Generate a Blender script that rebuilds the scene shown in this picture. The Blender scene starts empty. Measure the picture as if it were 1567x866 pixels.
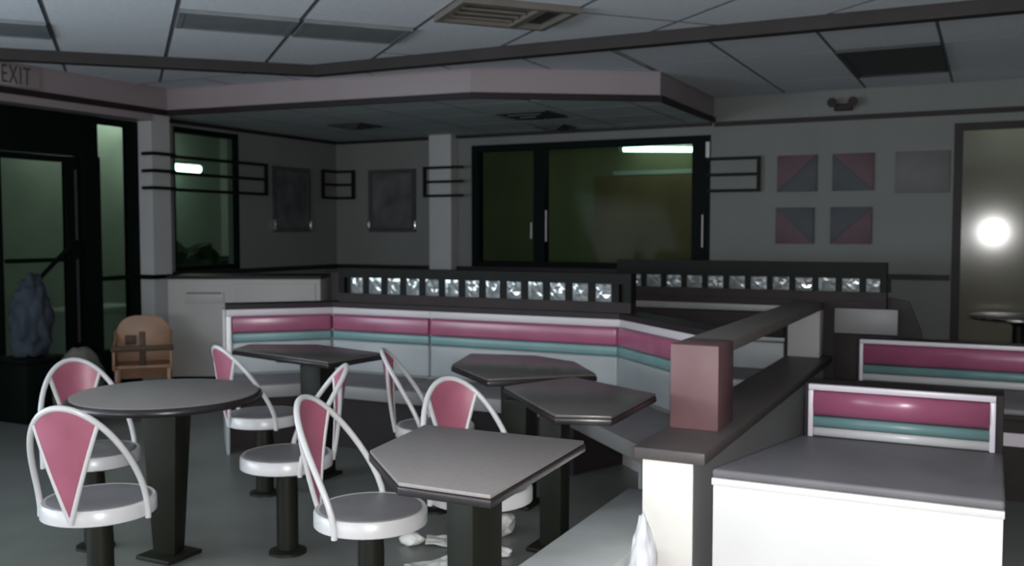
import bpy, bmesh, math, random
from mathutils import Vector, Matrix, noise
random.seed(7)
S = bpy.context.scene
COL = S.collection
R = math.radians

# ------------------------------------------------------------------ camera
F_PX, H, YAW = 1463.0, 1.45, R(26.6)
PITCH = math.atan(78 / F_PX)
cam_d = bpy.data.cameras.new('camera')
cam = bpy.data.objects.new('camera', cam_d)
COL.objects.link(cam)
cam.location = (0, 0, H)
cam.rotation_euler = (R(90) - PITCH, 0, YAW)
cam_d.sensor_width = 36
cam_d.lens = 36 * F_PX / 1567
cam_d.clip_start = 0.05
cam_d.dof.use_dof = True
cam_d.dof.focus_distance = 1.9
cam_d.dof.aperture_fstop = (cam_d.lens / 1000) / 0.0062
S.camera = cam

# ------------------------------------------------------------------ world, lights, exposure
world = bpy.data.worlds.new('night')
S.world = world
world.use_nodes = True
wb = world.node_tree.nodes['Background']
wb.inputs[0].default_value = (0.35, 0.45, 0.55, 1)
wb.inputs[1].default_value = 0.03

def light(name, kind, loc, power, color, rot=(0, 0, 0), **kw):
    d = bpy.data.lights.new(name, kind)
    d.energy = power
    d.color = color
    for k, v in kw.items():
        setattr(d, k, v)
    o = bpy.data.objects.new(name, d)
    o.location = loc
    o.rotation_euler = rot
    COL.objects.link(o)
    return o

# the lamp held beside the camera lens
light('flash_lamp', 'POINT', (0.03, -0.03, 1.45), 430, (1.0, 0.97, 0.97), shadow_soft_size=0.035)
# cool light entering by the front windows of the left wall, behind the camera's view
light('front_window_light', 'AREA', (-6.85, -0.9, 1.5), 330, (0.80, 0.90, 1.0), (0, R(-90 - 22), 0),
      shape='RECTANGLE', size=1.5, size_y=5.4)
# the lit kitchen opening behind the camera
light('kitchen_light', 'AREA', (-3.0, -3.6, 1.35), 140, (0.92, 0.95, 1.0), (R(90 + 25), 0, 0),
      shape='RECTANGLE', size=5.0, size_y=0.9)

S.view_settings.view_transform = 'Standard'
S.view_settings.look = 'None'
S.view_settings.gamma = 1
S.view_settings.use_curve_mapping = False
S.view_settings.exposure = 0.0

# ------------------------------------------------------------------ materials
def mat(name, col, rough=0.5, metal=0.0, var=0.12, scale=6.0, bump=0.0, bscale=40.0, spec=0.5, coat=0.0):
    m = bpy.data.materials.new(name)
    m.use_nodes = True
    nt = m.node_tree
    b = nt.nodes['Principled BSDF']
    b.inputs['Roughness'].default_value = rough
    b.inputs['Metallic'].default_value = metal
    b.inputs['Specular IOR Level'].default_value = spec
    b.inputs['Coat Weight'].default_value = coat
    tc = nt.nodes.new('ShaderNodeTexCoord')
    n = nt.nodes.new('ShaderNodeTexNoise')
    n.inputs['Scale'].default_value = scale
    n.inputs['Detail'].default_value = 4
    nt.links.new(tc.outputs['Object'], n.inputs['Vector'])
    r = nt.nodes.new('ShaderNodeValToRGB')
    r.color_ramp.elements[0].position = 0.3
    r.color_ramp.elements[1].position = 0.7
    r.color_ramp.elements[0].color = (*[c * (1 - var) for c in col], 1)
    r.color_ramp.elements[1].color = (*[min(1, c * (1 + var)) for c in col], 1)
    nt.links.new(n.outputs['Fac'], r.inputs['Fac'])
    nt.links.new(r.outputs['Color'], b.inputs['Base Color'])
    if bump:
        n2 = nt.nodes.new('ShaderNodeTexNoise')
        n2.inputs['Scale'].default_value = bscale
        nt.links.new(tc.outputs['Object'], n2.inputs['Vector'])
        bp = nt.nodes.new('ShaderNodeBump')
        bp.inputs['Strength'].default_value = bump
        bp.inputs['Distance'].default_value = 0.01
        nt.links.new(n2.outputs['Fac'], bp.inputs['Height'])
        nt.links.new(bp.outputs['Normal'], b.inputs['Normal'])
    return m

def glass(name, tint, fac, rough):
    m = bpy.data.materials.new(name)
    m.use_nodes = True
    nt = m.node_tree
    nt.nodes.clear()
    out = nt.nodes.new('ShaderNodeOutputMaterial')
    mx = nt.nodes.new('ShaderNodeMixShader')
    tr = nt.nodes.new('ShaderNodeBsdfTransparent')
    gl = nt.nodes.new('ShaderNodeBsdfGlossy')
    tr.inputs[0].default_value = (*tint, 1)
    gl.inputs['Roughness'].default_value = rough
    gl.inputs[0].default_value = (1, 1, 1, 1)
    lw = nt.nodes.new('ShaderNodeLayerWeight')
    lw.inputs[0].default_value = fac
    nt.links.new(lw.outputs['Fresnel'], mx.inputs[0])
    nt.links.new(tr.outputs[0], mx.inputs[1])
    nt.links.new(gl.outputs[0], mx.inputs[2])
    nt.links.new(mx.outputs[0], out.inputs[0])
    return m

def emit(name, col, strength):
    m = bpy.data.materials.new(name)
    m.use_nodes = True
    nt = m.node_tree
    nt.nodes.clear()
    out = nt.nodes.new('ShaderNodeOutputMaterial')
    e = nt.nodes.new('ShaderNodeEmission')
    e.inputs[0].default_value = (*col, 1)
    e.inputs[1].default_value = strength
    nt.links.new(e.outputs[0], out.inputs[0])
    return m

M = dict(
    floor=mat('floor_vinyl', (0.14, 0.148, 0.138), 0.35, var=0.15, scale=3),
    floor_light=mat('floor_light_vinyl', (0.55, 0.58, 0.57), 0.35, var=0.1, scale=3),
    wall=mat('wall_paint', (0.155, 0.165, 0.155), 0.7, var=0.06, scale=2, bump=0.05, bscale=90),
    wall_pale=mat('pale_wall_paint', (0.40, 0.41, 0.41), 0.6, var=0.05, scale=2),
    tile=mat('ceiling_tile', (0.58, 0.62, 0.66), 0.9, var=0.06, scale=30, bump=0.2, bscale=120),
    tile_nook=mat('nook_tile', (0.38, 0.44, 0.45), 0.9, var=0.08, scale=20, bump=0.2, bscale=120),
    grid=mat('ceiling_grid_metal', (0.12, 0.13, 0.15), 0.5),
    fascia=mat('fascia_paint', (0.27, 0.23, 0.242), 0.35, var=0.06, scale=1.5),
    dark_trim=mat('dark_trim', (0.018, 0.014, 0.015), 0.5, spec=0.2),
    beam=mat('beam_trim', (0.03, 0.026, 0.026), 0.6, spec=0.2),
    black=mat('black_metal', (0.002, 0.005, 0.004), 0.6, spec=0.08),
    rail_black=mat('rail_black', (0.006, 0.007, 0.006), 0.6, spec=0.15),
    fixture=mat('unlit_diffuser', (0.16, 0.18, 0.19), 0.5),
    fixture_dark=mat('dark_diffuser', (0.03, 0.036, 0.036), 0.6),
    vent=mat('vent_metal', (0.13, 0.12, 0.105), 0.5),
    white=mat('white_laminate', (0.80, 0.79, 0.77), 0.4, var=0.02, scale=3),
    trim_white=mat('trim_white', (0.46, 0.43, 0.45), 0.4, var=0.03),
    edge_grey=mat('edge_grey', (0.22, 0.22, 0.22), 0.45, var=0.05),
    frame_white=mat('frame_white', (0.55, 0.51, 0.55), 0.35, var=0.03),
    white_metal=mat('white_enamel', (0.50, 0.50, 0.50), 0.3, var=0.03),
    cream=mat('cream_laminate', (0.93, 0.91, 0.84), 0.45, var=0.02, scale=3),
    cab=mat('cabinet_laminate', (0.40, 0.39, 0.375), 0.5, var=0.03, scale=2),
    pink=mat('pink_vinyl', (0.29, 0.085, 0.13), 0.4, var=0.12, scale=8),
    pink_pad=mat('pink_pad_vinyl', (0.27, 0.075, 0.135), 0.27, var=0.10, scale=5),
    teal=mat('teal_vinyl', (0.13, 0.235, 0.235), 0.38, var=0.1, scale=5),
    grey_pad=mat('grey_vinyl', (0.33, 0.36, 0.37), 0.45, var=0.06, scale=5),
    seat_grey=mat('grey_seat_vinyl', (0.17, 0.165, 0.175), 0.55, var=0.08, scale=6),
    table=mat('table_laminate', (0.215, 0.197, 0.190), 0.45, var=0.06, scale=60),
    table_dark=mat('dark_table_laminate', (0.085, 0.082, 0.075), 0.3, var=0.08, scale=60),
    table_edge=mat('table_edge', (0.015, 0.012, 0.013), 0.3),
    pedestal=mat('pedestal_metal', (0.010, 0.011, 0.007), 0.5, spec=0.2),
    ledge=mat('ledge_laminate', (0.10, 0.085, 0.083), 0.5, var=0.08, scale=10),
    mauve=mat('mauve_laminate', (0.165, 0.085, 0.088), 0.5, var=0.1, scale=8),
    rail_top=mat('rail_top_laminate', (0.135, 0.12, 0.11), 0.5, var=0.08, scale=8),
    panel_grey=mat('half_wall_panel', (0.42, 0.41, 0.41), 0.6, var=0.05, scale=4),
    brown=mat('brown_laminate', (0.025, 0.019, 0.019), 0.6, spec=0.2),
    wood=mat('tan_plywood', (0.30, 0.17, 0.10), 0.45, var=0.15, scale=9),
    wood_dark=mat('dark_strap', (0.06, 0.03, 0.015), 0.6),
    chrome=mat('chrome', (0.8, 0.8, 0.8), 0.15, metal=1.0, var=0.02),
    poster=mat('poster_print', (0.06, 0.06, 0.07), 0.3, var=0.5, scale=5),
    poster_green=mat('poster_print_green', (0.075, 0.08, 0.08), 0.3, var=0.45, scale=4),
    frame_dark=mat('poster_frame', (0.045, 0.045, 0.047), 0.35),
    art_pink=mat('art_pink', (0.075, 0.036, 0.047), 0.6),
    art_teal=mat('art_teal', (0.032, 0.042, 0.05), 0.6),
    art_grey=mat('art_grey', (0.10, 0.098, 0.096), 0.6),
    blue=mat('blue_cloth', (0.025, 0.036, 0.05), 0.9, var=0.3, scale=7, bump=0.4, bscale=9),
    tan=mat('tan_cloth', (0.09, 0.085, 0.068), 0.9, var=0.25, scale=6, bump=0.4, bscale=9),
    paper=mat('paper', (0.62, 0.62, 0.58), 0.9, var=0.1, scale=9),
    plastic=mat('white_plastic', (0.82, 0.84, 0.86), 0.5, var=0.04),
    block=mat('pressed_glass', (0.22, 0.24, 0.24), 0.10, metal=0.3, var=0.3, scale=25, spec=0.9),
    ext_wall=mat('exterior_green_render', (0.34, 0.37, 0.32), 0.9, var=0.1, scale=2),
    ext_olive=mat('exterior_olive_render', (0.155, 0.155, 0.085), 0.9, var=0.15, scale=1.2),
    ext_brown=mat('exterior_brown_board', (0.17, 0.115, 0.06), 0.9, var=0.2, scale=1.5),
    ext_tan=mat('exterior_tan_render', (0.36, 0.31, 0.25), 0.9, var=0.1, scale=1.5),
    asphalt=mat('asphalt', (0.05, 0.055, 0.05), 0.9),
    bush=mat('bush_leaf', (0.02, 0.035, 0.02), 0.8),
    sign=mat('sign_panel', (0.27, 0.235, 0.245), 0.4),
    letters=mat('sign_letters', (0.07, 0.06, 0.062), 0.5),
    glass=glass('window_glass', (0.78, 0.86, 0.80), 0.05, 0.07),
    glass_front=glass('front_glass', (0.86, 0.88, 0.86), 0.2, 0.11),
    tube_fill=emit('fill_tube', (0.90, 1.0, 0.93), 24),
    tube=emit('fluorescent_tube', (0.75, 1.0, 0.93), 5.0),
)

# ------------------------------------------------------------------ mesh helpers
ORG = {}   # object name -> (loc, rz) of the root it belongs to

def inv(parent, v):
    loc, rz = ORG[parent.name]
    x, y, z = v[0] - loc[0], v[1] - loc[1], v[2] - loc[2]
    c, s = math.cos(-rz), math.sin(-rz)
    return (x * c - y * s, x * s + y * c, z)

def tag(o, label, cat, group=None, kind=None):
    if label: o['label'] = label
    if cat: o['category'] = cat
    if group: o['group'] = group
    if kind: o['kind'] = kind
    return o

def thing(name, label, cat, loc=(0, 0, 0), rz=0.0, group=None, kind=None):
    o = bpy.data.objects.new(name, None)
    COL.objects.link(o)
    o.empty_display_size = 0.1
    o.location = loc
    o.rotation_euler = (0, 0, rz)
    ORG[o.name] = (tuple(loc), rz)
    return tag(o, label, cat, group, kind)

def mk(name, verts, faces, m, parent=None, smooth=False, local=False, bevel=0.0, seg=2, sharp=40):
    """one mesh object; verts are world coordinates unless local=True"""
    if parent is not None:
        if not local:
            verts = [inv(parent, v) for v in verts]
        org = ORG[parent.name]
    else:
        xs = [v[0] for v in verts]; ys = [v[1] for v in verts]; zs = [v[2] for v in verts]
        base = ((min(xs) + max(xs)) / 2, (min(ys) + max(ys)) / 2, min(zs))
        verts = [(v[0] - base[0], v[1] - base[1], v[2] - base[2]) for v in verts]
        org = (base, 0.0)
    me = bpy.data.meshes.new(name)
    bm = bmesh.new()
    vs = [bm.verts.new(v) for v in verts]
    for f in faces:
        try: bm.faces.new([vs[i] for i in f])
        except ValueError: pass
    bmesh.ops.recalc_face_normals(bm, faces=bm.faces)
    if bevel:
        es = [e for e in bm.edges if len(e.link_faces) == 2 and e.calc_face_angle(0) > R(25)]
        bmesh.ops.bevel(bm, geom=es, offset=bevel, segments=seg, profile=0.5, affect='EDGES')
    for f in bm.faces: f.smooth = smooth or bool(bevel)
    if smooth or bevel:
        for e in bm.edges:
            if len(e.link_faces) == 2 and e.calc_face_angle(0) > R(sharp): e.smooth = False
    bm.to_mesh(me)
    bm.free()
    me.materials.append(M[m] if isinstance(m, str) else m)
    o = bpy.data.objects.new(name, me)
    COL.objects.link(o)
    ORG[o.name] = org
    if parent is not None: o.parent = parent
    else: o.location = org[0]
    return o

def box_vf(x0, x1, y0, y1, z0, z1, off=0):
    v = [(x0, y0, z0), (x1, y0, z0), (x1, y1, z0), (x0, y1, z0), (x0, y0, z1), (x1, y0, z1), (x1, y1, z1), (x0, y1, z1)]
    f = [(0, 3, 2, 1), (4, 5, 6, 7), (0, 1, 5, 4), (1, 2, 6, 5), (2, 3, 7, 6), (3, 0, 4, 7)]
    return v, [tuple(i + off for i in q) for q in f]

def box(name, x0, x1, y0, y1, z0, z1, m, parent=None, bevel=0.0, local=False, seg=2):
    v, f = box_vf(x0, x1, y0, y1, z0, z1)
    return mk(name, v, f, m, parent, bevel=bevel, local=local, seg=seg)

def boxes(name, bs, m, parent=None, bevel=0.0, local=False):
    V, Fc = [], []
    for b in bs:
        v, f = box_vf(*b, off=len(V))
        V += v; Fc += f
    return mk(name, V, Fc, m, parent, bevel=bevel, local=local)

def prism(name, poly, z0, z1, m, parent=None, bevel=0.0, local=False, seg=2):
    n = len(poly)
    v = [(x, y, z0) for x, y in poly] + [(x, y, z1) for x, y in poly]
    f = [tuple(range(n))[::-1], tuple(range(n, 2 * n))] + [(i, (i + 1) % n, n + (i + 1) % n, n + i) for i in range(n)]
    return mk(name, v, f, m, parent, bevel=bevel, local=local, seg=seg)

def extrude(name, pts3, d, m, parent=None, bevel=0.0, local=False):
    """prism from a planar 3D outline pushed along vector d"""
    n = len(pts3)
    v = list(pts3) + [(p[0] + d[0], p[1] + d[1], p[2] + d[2]) for p in pts3]
    f = [tuple(range(n))[::-1], tuple(range(n, 2 * n))] + [(i, (i + 1) % n, n + (i + 1) % n, n + i) for i in range(n)]
    return mk(name, v, f, m, parent, bevel=bevel, local=local)

def tube_vf(pts, r, seg=10):
    pts = [Vector(p) for p in pts]
    V, Fc = [], []
    prev = None
    for i, p in enumerate(pts):
        t = (pts[min(i + 1, len(pts) - 1)] - pts[max(i - 1, 0)]).normalized()
        if prev is None:
            a = t.orthogonal().normalized()
        else:
            a = (prev - t * prev.dot(t)).normalized()
        prev = a
        b = t.cross(a)
        rr = r[i] if isinstance(r, (list, tuple)) else r
        for k in range(seg):
            q = 2 * math.pi * k / seg
            V.append(tuple(p + a * math.cos(q) * rr + b * math.sin(q) * rr))
    for i in range(len(pts) - 1):
        for k in range(seg):
            Fc.append((i * seg + k, i * seg + (k + 1) % seg, (i + 1) * seg + (k + 1) % seg, (i + 1) * seg + k))
    Fc.append(tuple(range(seg))[::-1])
    Fc.append(tuple((len(pts) - 1) * seg + k for k in range(seg)))
    return V, Fc

def tube(name, pts, r, m, parent=None, local=False, seg=10):
    v, f = tube_vf(pts, r, seg)
    return mk(name, v, f, m, parent, smooth=True, local=local, sharp=60)

def lathe(name, prof, m, parent=None, c=(0, 0), local=False, seg=40, sharp=40):
    V, Fc = [], []
    for r, z in prof:
        for k in range(seg):
            a = 2 * math.pi * k / seg
            V.append((c[0] + r * math.cos(a), c[1] + r * math.sin(a), z))
    n = len(prof)
    for i in range(n - 1):
        for k in range(seg):
            Fc.append((i * seg + k, i * seg + (k + 1) % seg, (i + 1) * seg + (k + 1) % seg, (i + 1) * seg + k))
    Fc.append(tuple(range(seg))[::-1])
    Fc.append(tuple((n - 1) * seg + k for k in range(seg)))
    return mk(name, V, Fc, m, parent, smooth=True, local=local, sharp=sharp)

def struct(o, label, cat='wall'):
    return tag(o, label, cat, kind='structure')

def copy_tree(o, parent=None):
    c = o.copy()
    COL.objects.link(c)
    ORG[c.name] = ORG[o.name]
    c.parent = parent
    for ch in list(o.children):
        copy_tree(ch, c)
    return c

def clip(poly, a, b, c):
    """keep a*x+b*y<=c"""
    out = []
    for i in range(len(poly)):
        p, q = poly[i], poly[(i + 1) % len(poly)]
        dp, dq = a * p[0] + b * p[1] - c, a * q[0] + b * q[1] - c
        if dp <= 0: out.append(p)
        if dp * dq < 0:
            t = dp / (dp - dq)
            out.append((p[0] + (q[0] - p[0]) * t, p[1] + (q[1] - p[1]) * t))
    return out

def area(poly):
    return abs(sum(poly[i][0] * poly[(i + 1) % len(poly)][1] - poly[(i + 1) % len(poly)][0] * poly[i][1] for i in range(len(poly)))) / 2

# ------------------------------------------------------------------ room shell
LW, BW, RW, FW = -7.0, 9.3, 3.2, -4.0
ZL, ZC = 2.53, 2.75
struct(box('floor', LW - .2, RW + .2, FW - .2, BW + .2, -0.12, 0, 'floor'), 'dark greenish grey vinyl floor of the dining room', 'floor')
t_pl = box('low_platform', -1.585, -1.256, 3.05, 4.45, 0, .18, 'floor_light', bevel=.006)
t_pl['label'] = 'low pale grey platform running beside the partition wall'
t_pl['category'] = 'platform'
# left wall with door, window and front windows
struct(boxes('wall_left', [
    (LW - .15, LW, FW, -3.7, 0, 2.9), (LW - .15, LW, -3.7, 2.1, 0, 0.7), (LW - .15, LW, -3.7, 2.1, 2.35, 2.9),
    (LW - .15, LW, 2.1, 4.45, 0, 2.9), (LW - .15, LW, 4.45, 6.33, 2.45, 2.9),
    (LW - .15, LW, 6.33, 6.76, 0, 2.9), (LW - .15, LW, 6.76, 7.64, 0, 1.07), (LW - .15, LW, 6.76, 7.64, 2.46, 2.9),
    (LW - .15, LW, 7.64, BW + .15, 0, 2.9)], 'wall'), 'grey painted left wall with glass door, window and framed poster')
struct(boxes('wall_back', [
    (LW, -5.15, BW, BW + .15, 0, 2.9), (-5.15, -2.48, BW, BW + .15, 0, 1.05), (-5.15, -2.48, BW, BW + .15, 2.40, 2.9),
    (-2.48, -0.29, BW, BW + .15, 0, 2.9), (-0.29, 2.1, BW, BW + .15, 0, 0.25), (-0.29, 2.1, BW, BW + .15, 2.40, 2.9),
    (2.1, RW, BW, BW + .15, 0, 2.9)], 'wall'), 'grey painted back wall behind the booths with wide dark windows')
struct(box('wall_right', RW, RW + .15, FW, BW + .15, 0, 2.9, 'wall'), 'grey painted right wall outside the view')
struct(box('wall_front', LW, RW, FW - .15, FW, 0, 2.9, 'wall'), 'grey painted front wall behind the photographer')
struct(boxes('wall_column', [(LW, -6.82, 6.33, 6.545, 0, ZL)], 'wall_pale'), 'pale square column beside the glass door sidelight')
struct(boxes('wall_pilaster', [(-5.62, -5.34, 9.16, BW, 0, ZL)], 'wall_pale'), 'pale pilaster left of the wide dark window', 'wall')

# ---- soffit over the nook and along the door wall
sof = [(-6.8, 6.5), (-3.75, 6.75), (-2.45, 7.6), (-2.45, BW)]
struct(prism('wall_soffit', [(-6.8, FW), (-6.8, 6.5), (-3.75, 6.75), (-2.45, 7.6), (-2.45, BW), (LW, BW), (LW, FW)], ZL, 2.9, 'fascia'),
       'mauve grey bulkhead dropping from the ceiling around the nook', 'soffit')
def strip_along(pts, off, w, z0, z1):
    """closed polygon strip along a polyline, on its right-hand (room) side"""
    def side(d):
        res = []
        for i, p in enumerate(pts):
            dirs = []
            if i > 0: dirs.append(Vector((p[0] - pts[i-1][0], p[1] - pts[i-1][1])).normalized())
            if i < len(pts) - 1: dirs.append(Vector((pts[i+1][0] - p[0], pts[i+1][1] - p[1])).normalized())
            ns = [Vector((q.y, -q.x)) for q in dirs]
            n = sum(ns, Vector((0, 0)))
            n = n / n.dot(ns[0]) if len(ns) > 1 else ns[0]
            res.append((p[0] + n.x * d, p[1] + n.y * d))
        return res
    a, b = side(off), side(off + w)
    V, Fc = [], []
    for i in range(len(pts) - 1):
        o = len(V)
        q = [a[i], a[i+1], b[i+1], b[i]]
        V += [(x, y, z0) for x, y in q] + [(x, y, z1) for x, y in q]
        Fc += [(o, o+1, o+2, o+3), (o+4, o+5, o+6, o+7), (o, o+1, o+5, o+4), (o+1, o+2, o+6, o+5), (o+2, o+3, o+7, o+6), (o+3, o, o+4, o+7)]
    return V, Fc
v, f = strip_along([(-6.8, FW), (-6.8, 6.5), (-3.75, 6.75), (-2.45, 7.6), (-2.45, BW - .02)], -0.01, 0.03, ZL - 0.015, ZL + 0.035)
struct(mk('trim_1', v, f, 'dark_trim'), 'dark moulding along the lower edge of the bulkhead', 'trim')
struct(box('trim_2', -2.44, RW, BW - .03, BW, 2.475, 2.52, 'dark_trim'), 'dark moulding across the back wall above the square art panels', 'trim')
struct(boxes('trim_3', [(LW, LW + .03, 6.56, BW, 1.02, 1.07), (LW + .03, -5.62, BW - .03, BW, 1.02, 1.07), (-5.34, -0.32, BW - .03, BW, 1.02, 1.07)], 'dark_trim'),
       'dark chair rail below the windows of the nook', 'trim')
struct(boxes('trim_7', [(LW, LW + .03, 6.56, BW, 2.485, 2.519), (LW + .03, -5.62, BW - .03, BW, 2.485, 2.519), (-5.34, -2.47, BW - .03, BW, 2.485, 2.519)], 'dark_trim'), 'dark moulding where nook walls meet the lowered ceiling', 'trim')
struct(boxes('trim_4', [(LW + .0, -6.8, 3.3, 6.33, ZL - .075, ZL - .015)], 'fascia'), 'pale strip over the glass door under the bulkhead', 'trim')

# ---- ceilings
ceil = struct(box('ceiling', LW - .15, RW + .15, FW - .15, BW + .15, ZC + .012, ZC + .16, 'grid'), 'suspended ceiling of pale tiles in a dark metal grid', 'ceiling')
BEAM_Y = 6.1
s2 = math.sqrt(.5)
def ctile(poly, parent, z, m):
    if len(poly) >= 3 and area(poly) > 0.012:
        o = prism('ceiling_tile', poly, z + .006, z + .012, m, parent)
        o.data.materials.append(M['grid'])      # tile edges sit in the metal grid
        for p in o.data.polygons:
            if abs(p.normal.z) < .5: p.material_index = 1
def uv(u, w): return (.661 * u - .750 * w, .750 * u + .661 * w)
U0, DU = -0.42, 0.727
fixt, vents = [], []
for k in range(-9, 8):
    u0, u1 = U0 + k * DU, U0 + (k + 1) * DU
    w = 7.7
    cuts = [8.6]
    if k == -1: cuts += [7.2, ('f', 6.7), 5.4, 3.9, 2.6, 1.3, 0]
    elif k in (1, 2): cuts += [6.5, ('f', 6.0), 4.7, 3.4, 2.1, .8]
    elif k == 3: cuts += [6.9, 5.62, ('v', 5.08), 3.8, 2.5, 1.2]
    elif k == 0: cuts += [5.6, 4.3, 3.0, 1.7, .4]
    elif k > 3: cuts += [6.5, 5.2, 3.9, 2.6, 1.3, 0, -1.3]
    else: cuts += [6.3, 4.95, 3.65, 2.35, 1.05, -.25]
    top = cuts[0]
    for c in cuts[1:]:
        kind = None
        if isinstance(c, tuple): kind, c = c
        g = .014
        poly = [uv(u0 + g, c + g), uv(u1 - g, c + g), uv(u1 - g, top - g), uv(u0 + g, top - g)]
        poly = clip(poly, 0, 1, BEAM_Y - .05)
        poly = clip(poly, -1, 0, 6.78)
        poly = clip(poly, 1, 0, RW - .02)
        poly = clip(poly, 0, -1, -FW - .02)
        poly = clip(poly, -1, 1, 7.66 / s2)
        if kind == 'f': fixt.append(poly)
        elif kind == 'v': vents.append((u0, u1, c, top))
        else: ctile(poly, ceil, ZC, 'tile')
        top = c
# zone beyond the beam, square to the walls
xs = [-1.05 + .715 * k for k in range(-9, 6)]
ys = [6.17, 7.28, 8.55, BW]
dark_cell = None
sofpoly_tests = [(-3.75, 6.75, -2.45, 7.6)]
for i in range(len(xs) - 1):
    for j in range(3):
        g = .011
        poly = [(xs[i] + g, ys[j] + g), (xs[i+1] - g, ys[j] + g), (xs[i+1] - g, ys[j+1] - g), (xs[i] + g, ys[j+1] - g)]
        if abs(xs[i] + 1.05) < .01 and j == 1:
            dark_cell = poly
            continue
        poly = clip(poly, 1, 0, RW - .02)
        # outside of the bulkhead: keep the room side
        if xs[i] < -2.45:
            left = clip(poly, 1, 0, -3.75)
            if len(left) > 2: left = clip(left, -.25, 3.05, -.25 * -6.8 + 3.05 * 6.5 - .05)
            if len(left) > 2: left = clip(left, -1, 0, 6.78)
            ctile(left, ceil, ZC, 'tile')
            if xs[i+1] > -2.45: ctile(clip(poly, -1, 0, 2.44), ceil, ZC, 'tile')
            poly = clip(poly, -1, 0, 3.75)
            if len(poly) > 2: poly = clip(poly, 1, 0, -2.455)
            if len(poly) > 2: poly = clip(poly, -.85, 1.30, -.85 * -3.75 + 1.30 * 6.75 - .04)
        poly = clip(poly, -1, 0, 6.78) if len(poly) > 2 else poly
        ctile(poly, ceil, ZC, 'tile')
for k in range(-4, 3):
    u0, u1 = U0 + k * DU, U0 + (k + 1) * DU
    poly = [uv(u0 + .011, 6.5), uv(u1 - .011, 6.5), uv(u1 - .011, 10), uv(u0 + .011, 10)]
    poly = clip(poly, 1, -1, -7.78 / s2)
    if len(poly) < 3: continue
    poly = clip(poly, -1, 0, 6.79)
    if len(poly) > 2: poly = clip(poly, 0, 1, 6.15)
    ctile(poly, ceil, ZC, 'tile')
FL = ['unlit grey light panel in the ceiling tile column over the door', 'unlit grey light panel beside the whole tile column', 'unlit grey light panel beside the slatted air vent']
for fi, poly in enumerate(fixt):
    cx, cy = sum(p[0] for p in poly) / 4, sum(p[1] for p in poly) / 4
    t = thing('ceiling_light', FL[fi], 'light', (cx, cy, ZC - .012), group='unlit light panels in the diagonal ceiling')
    prism('diffuser', [(cx + (x - cx) * .9, cy + (y - cy) * .9) for x, y in poly], ZC - .010, ZC + .004, 'fixture', t)
    for a in range(4):
        p, q = poly[a], poly[(a + 1) % 4]
        pi, qi = [(cx + (x - cx) * .9, cy + (y - cy) * .9) for x, y in (p, q)]
        prism('frame', [p, q, qi, pi], ZC - .012, ZC + .011, 'fixture', t)
# return-air vent
u0, u1, w0, w1 = vents[0]
c = uv((u0 + u1) / 2, (w0 + w1) / 2)
t = thing('ceiling_vent', 'open slatted air vent in the diagonal ceiling tiles', 'vent', (c[0], c[1], ZC - .02))
g = .03
prism('backing', [uv(u0 + g, w0 + g), uv(u1 - g, w0 + g), uv(u1 - g, w1 - g), uv(u0 + g, w1 - g)], ZC + .004, ZC + .011, 'fixture_dark', t)
for (a0, a1, b0, b1) in [(u0, u1, w0, w0 + .04), (u0, u1, w1 - .04, w1), (u0, u0 + .04, w0 + .04, w1 - .04), (u1 - .04, u1, w0 + .04, w1 - .04), (u1 - .25, u1 - .20, w0 + .04, w1 - .04)]:
    prism('frame', [uv(a0, b0), uv(a1, b0), uv(a1, b1), uv(a0, b1)], ZC - .03, ZC + .011, 'vent', t)
for k in range(4):
    b0 = w0 + .09 + k * .11
    prism('slat', [uv(u0 + .05, b0), uv(u1 - .27, b0), uv(u1 - .27, b0 + .035), uv(u0 + .05, b0 + .035)], ZC - .018, ZC - .006, 'vent', t)
# open dark panel beyond the beam
cx, cy = sum(p[0] for p in dark_cell) / 4, sum(p[1] for p in dark_cell) / 4
t = thing('ceiling_light', 'dark unlit recessed panel in the ceiling before the square art panels', 'light', (cx, cy, ZC - .012))
prism('diffuser', [(cx + (x - cx) * .9, cy + (y - cy) * .92) for x, y in dark_cell], ZC - .008, ZC + .006, 'fixture_dark', t)
for a in range(4):
    p, q = dark_cell[a], dark_cell[(a + 1) % 4]
    pi, qi = [(cx + (x - cx) * .9, cy + (y - cy) * .92) for x, y in (p, q)]
    prism('frame', [p, q, qi, pi], ZC - .012, ZC + .011, 'fixture_dark', t)
# beam: diagonal run then along the room
v, f = strip_along([(-6.8, 4.1), (-4.79, 6.11), (RW, 6.11)], -.05, .10, ZC - .075, ZC + .011)
struct(mk('trim_5', v, f, 'beam'), 'dark ceiling beam dividing the diagonal tiles from the square ones', 'beam')
# nook ceiling tiles under the bulkhead
nook = bpy.data.objects['wall_soffit']
for i in range(-1, 8):
    for j in range(0, 5):
        x0, y0 = -7.0 + .715 * i, 6.5 + .64 * j
        g = .01
        poly = [(x0 + g, y0 + g), (x0 + .715 - g, y0 + g), (x0 + .715 - g, y0 + .64 - g), (x0 + g, y0 + .64 - g)]
        poly = clip(poly, 0, 1, BW - .01); poly = clip(poly, -1, 0, -LW - .01)
        poly = clip(poly, 1, 0, -2.48) if len(poly) > 2 else poly
        if len(poly) > 2: poly = clip(poly, .25, -3.05, .25 * -6.8 - 3.05 * 6.5 - .10)
        if len(poly) > 2: poly = clip(poly, .85, -1.30, .85 * -3.75 - 1.30 * 6.75 - .06)
        if len(poly) >= 3 and area(poly) > .02:
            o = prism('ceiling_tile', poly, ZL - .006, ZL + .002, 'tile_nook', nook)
            o.data.materials.append(M['grid'])
            for p in o.data.polygons:
                if abs(p.normal.z) < .5: p.material_index = 1
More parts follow.
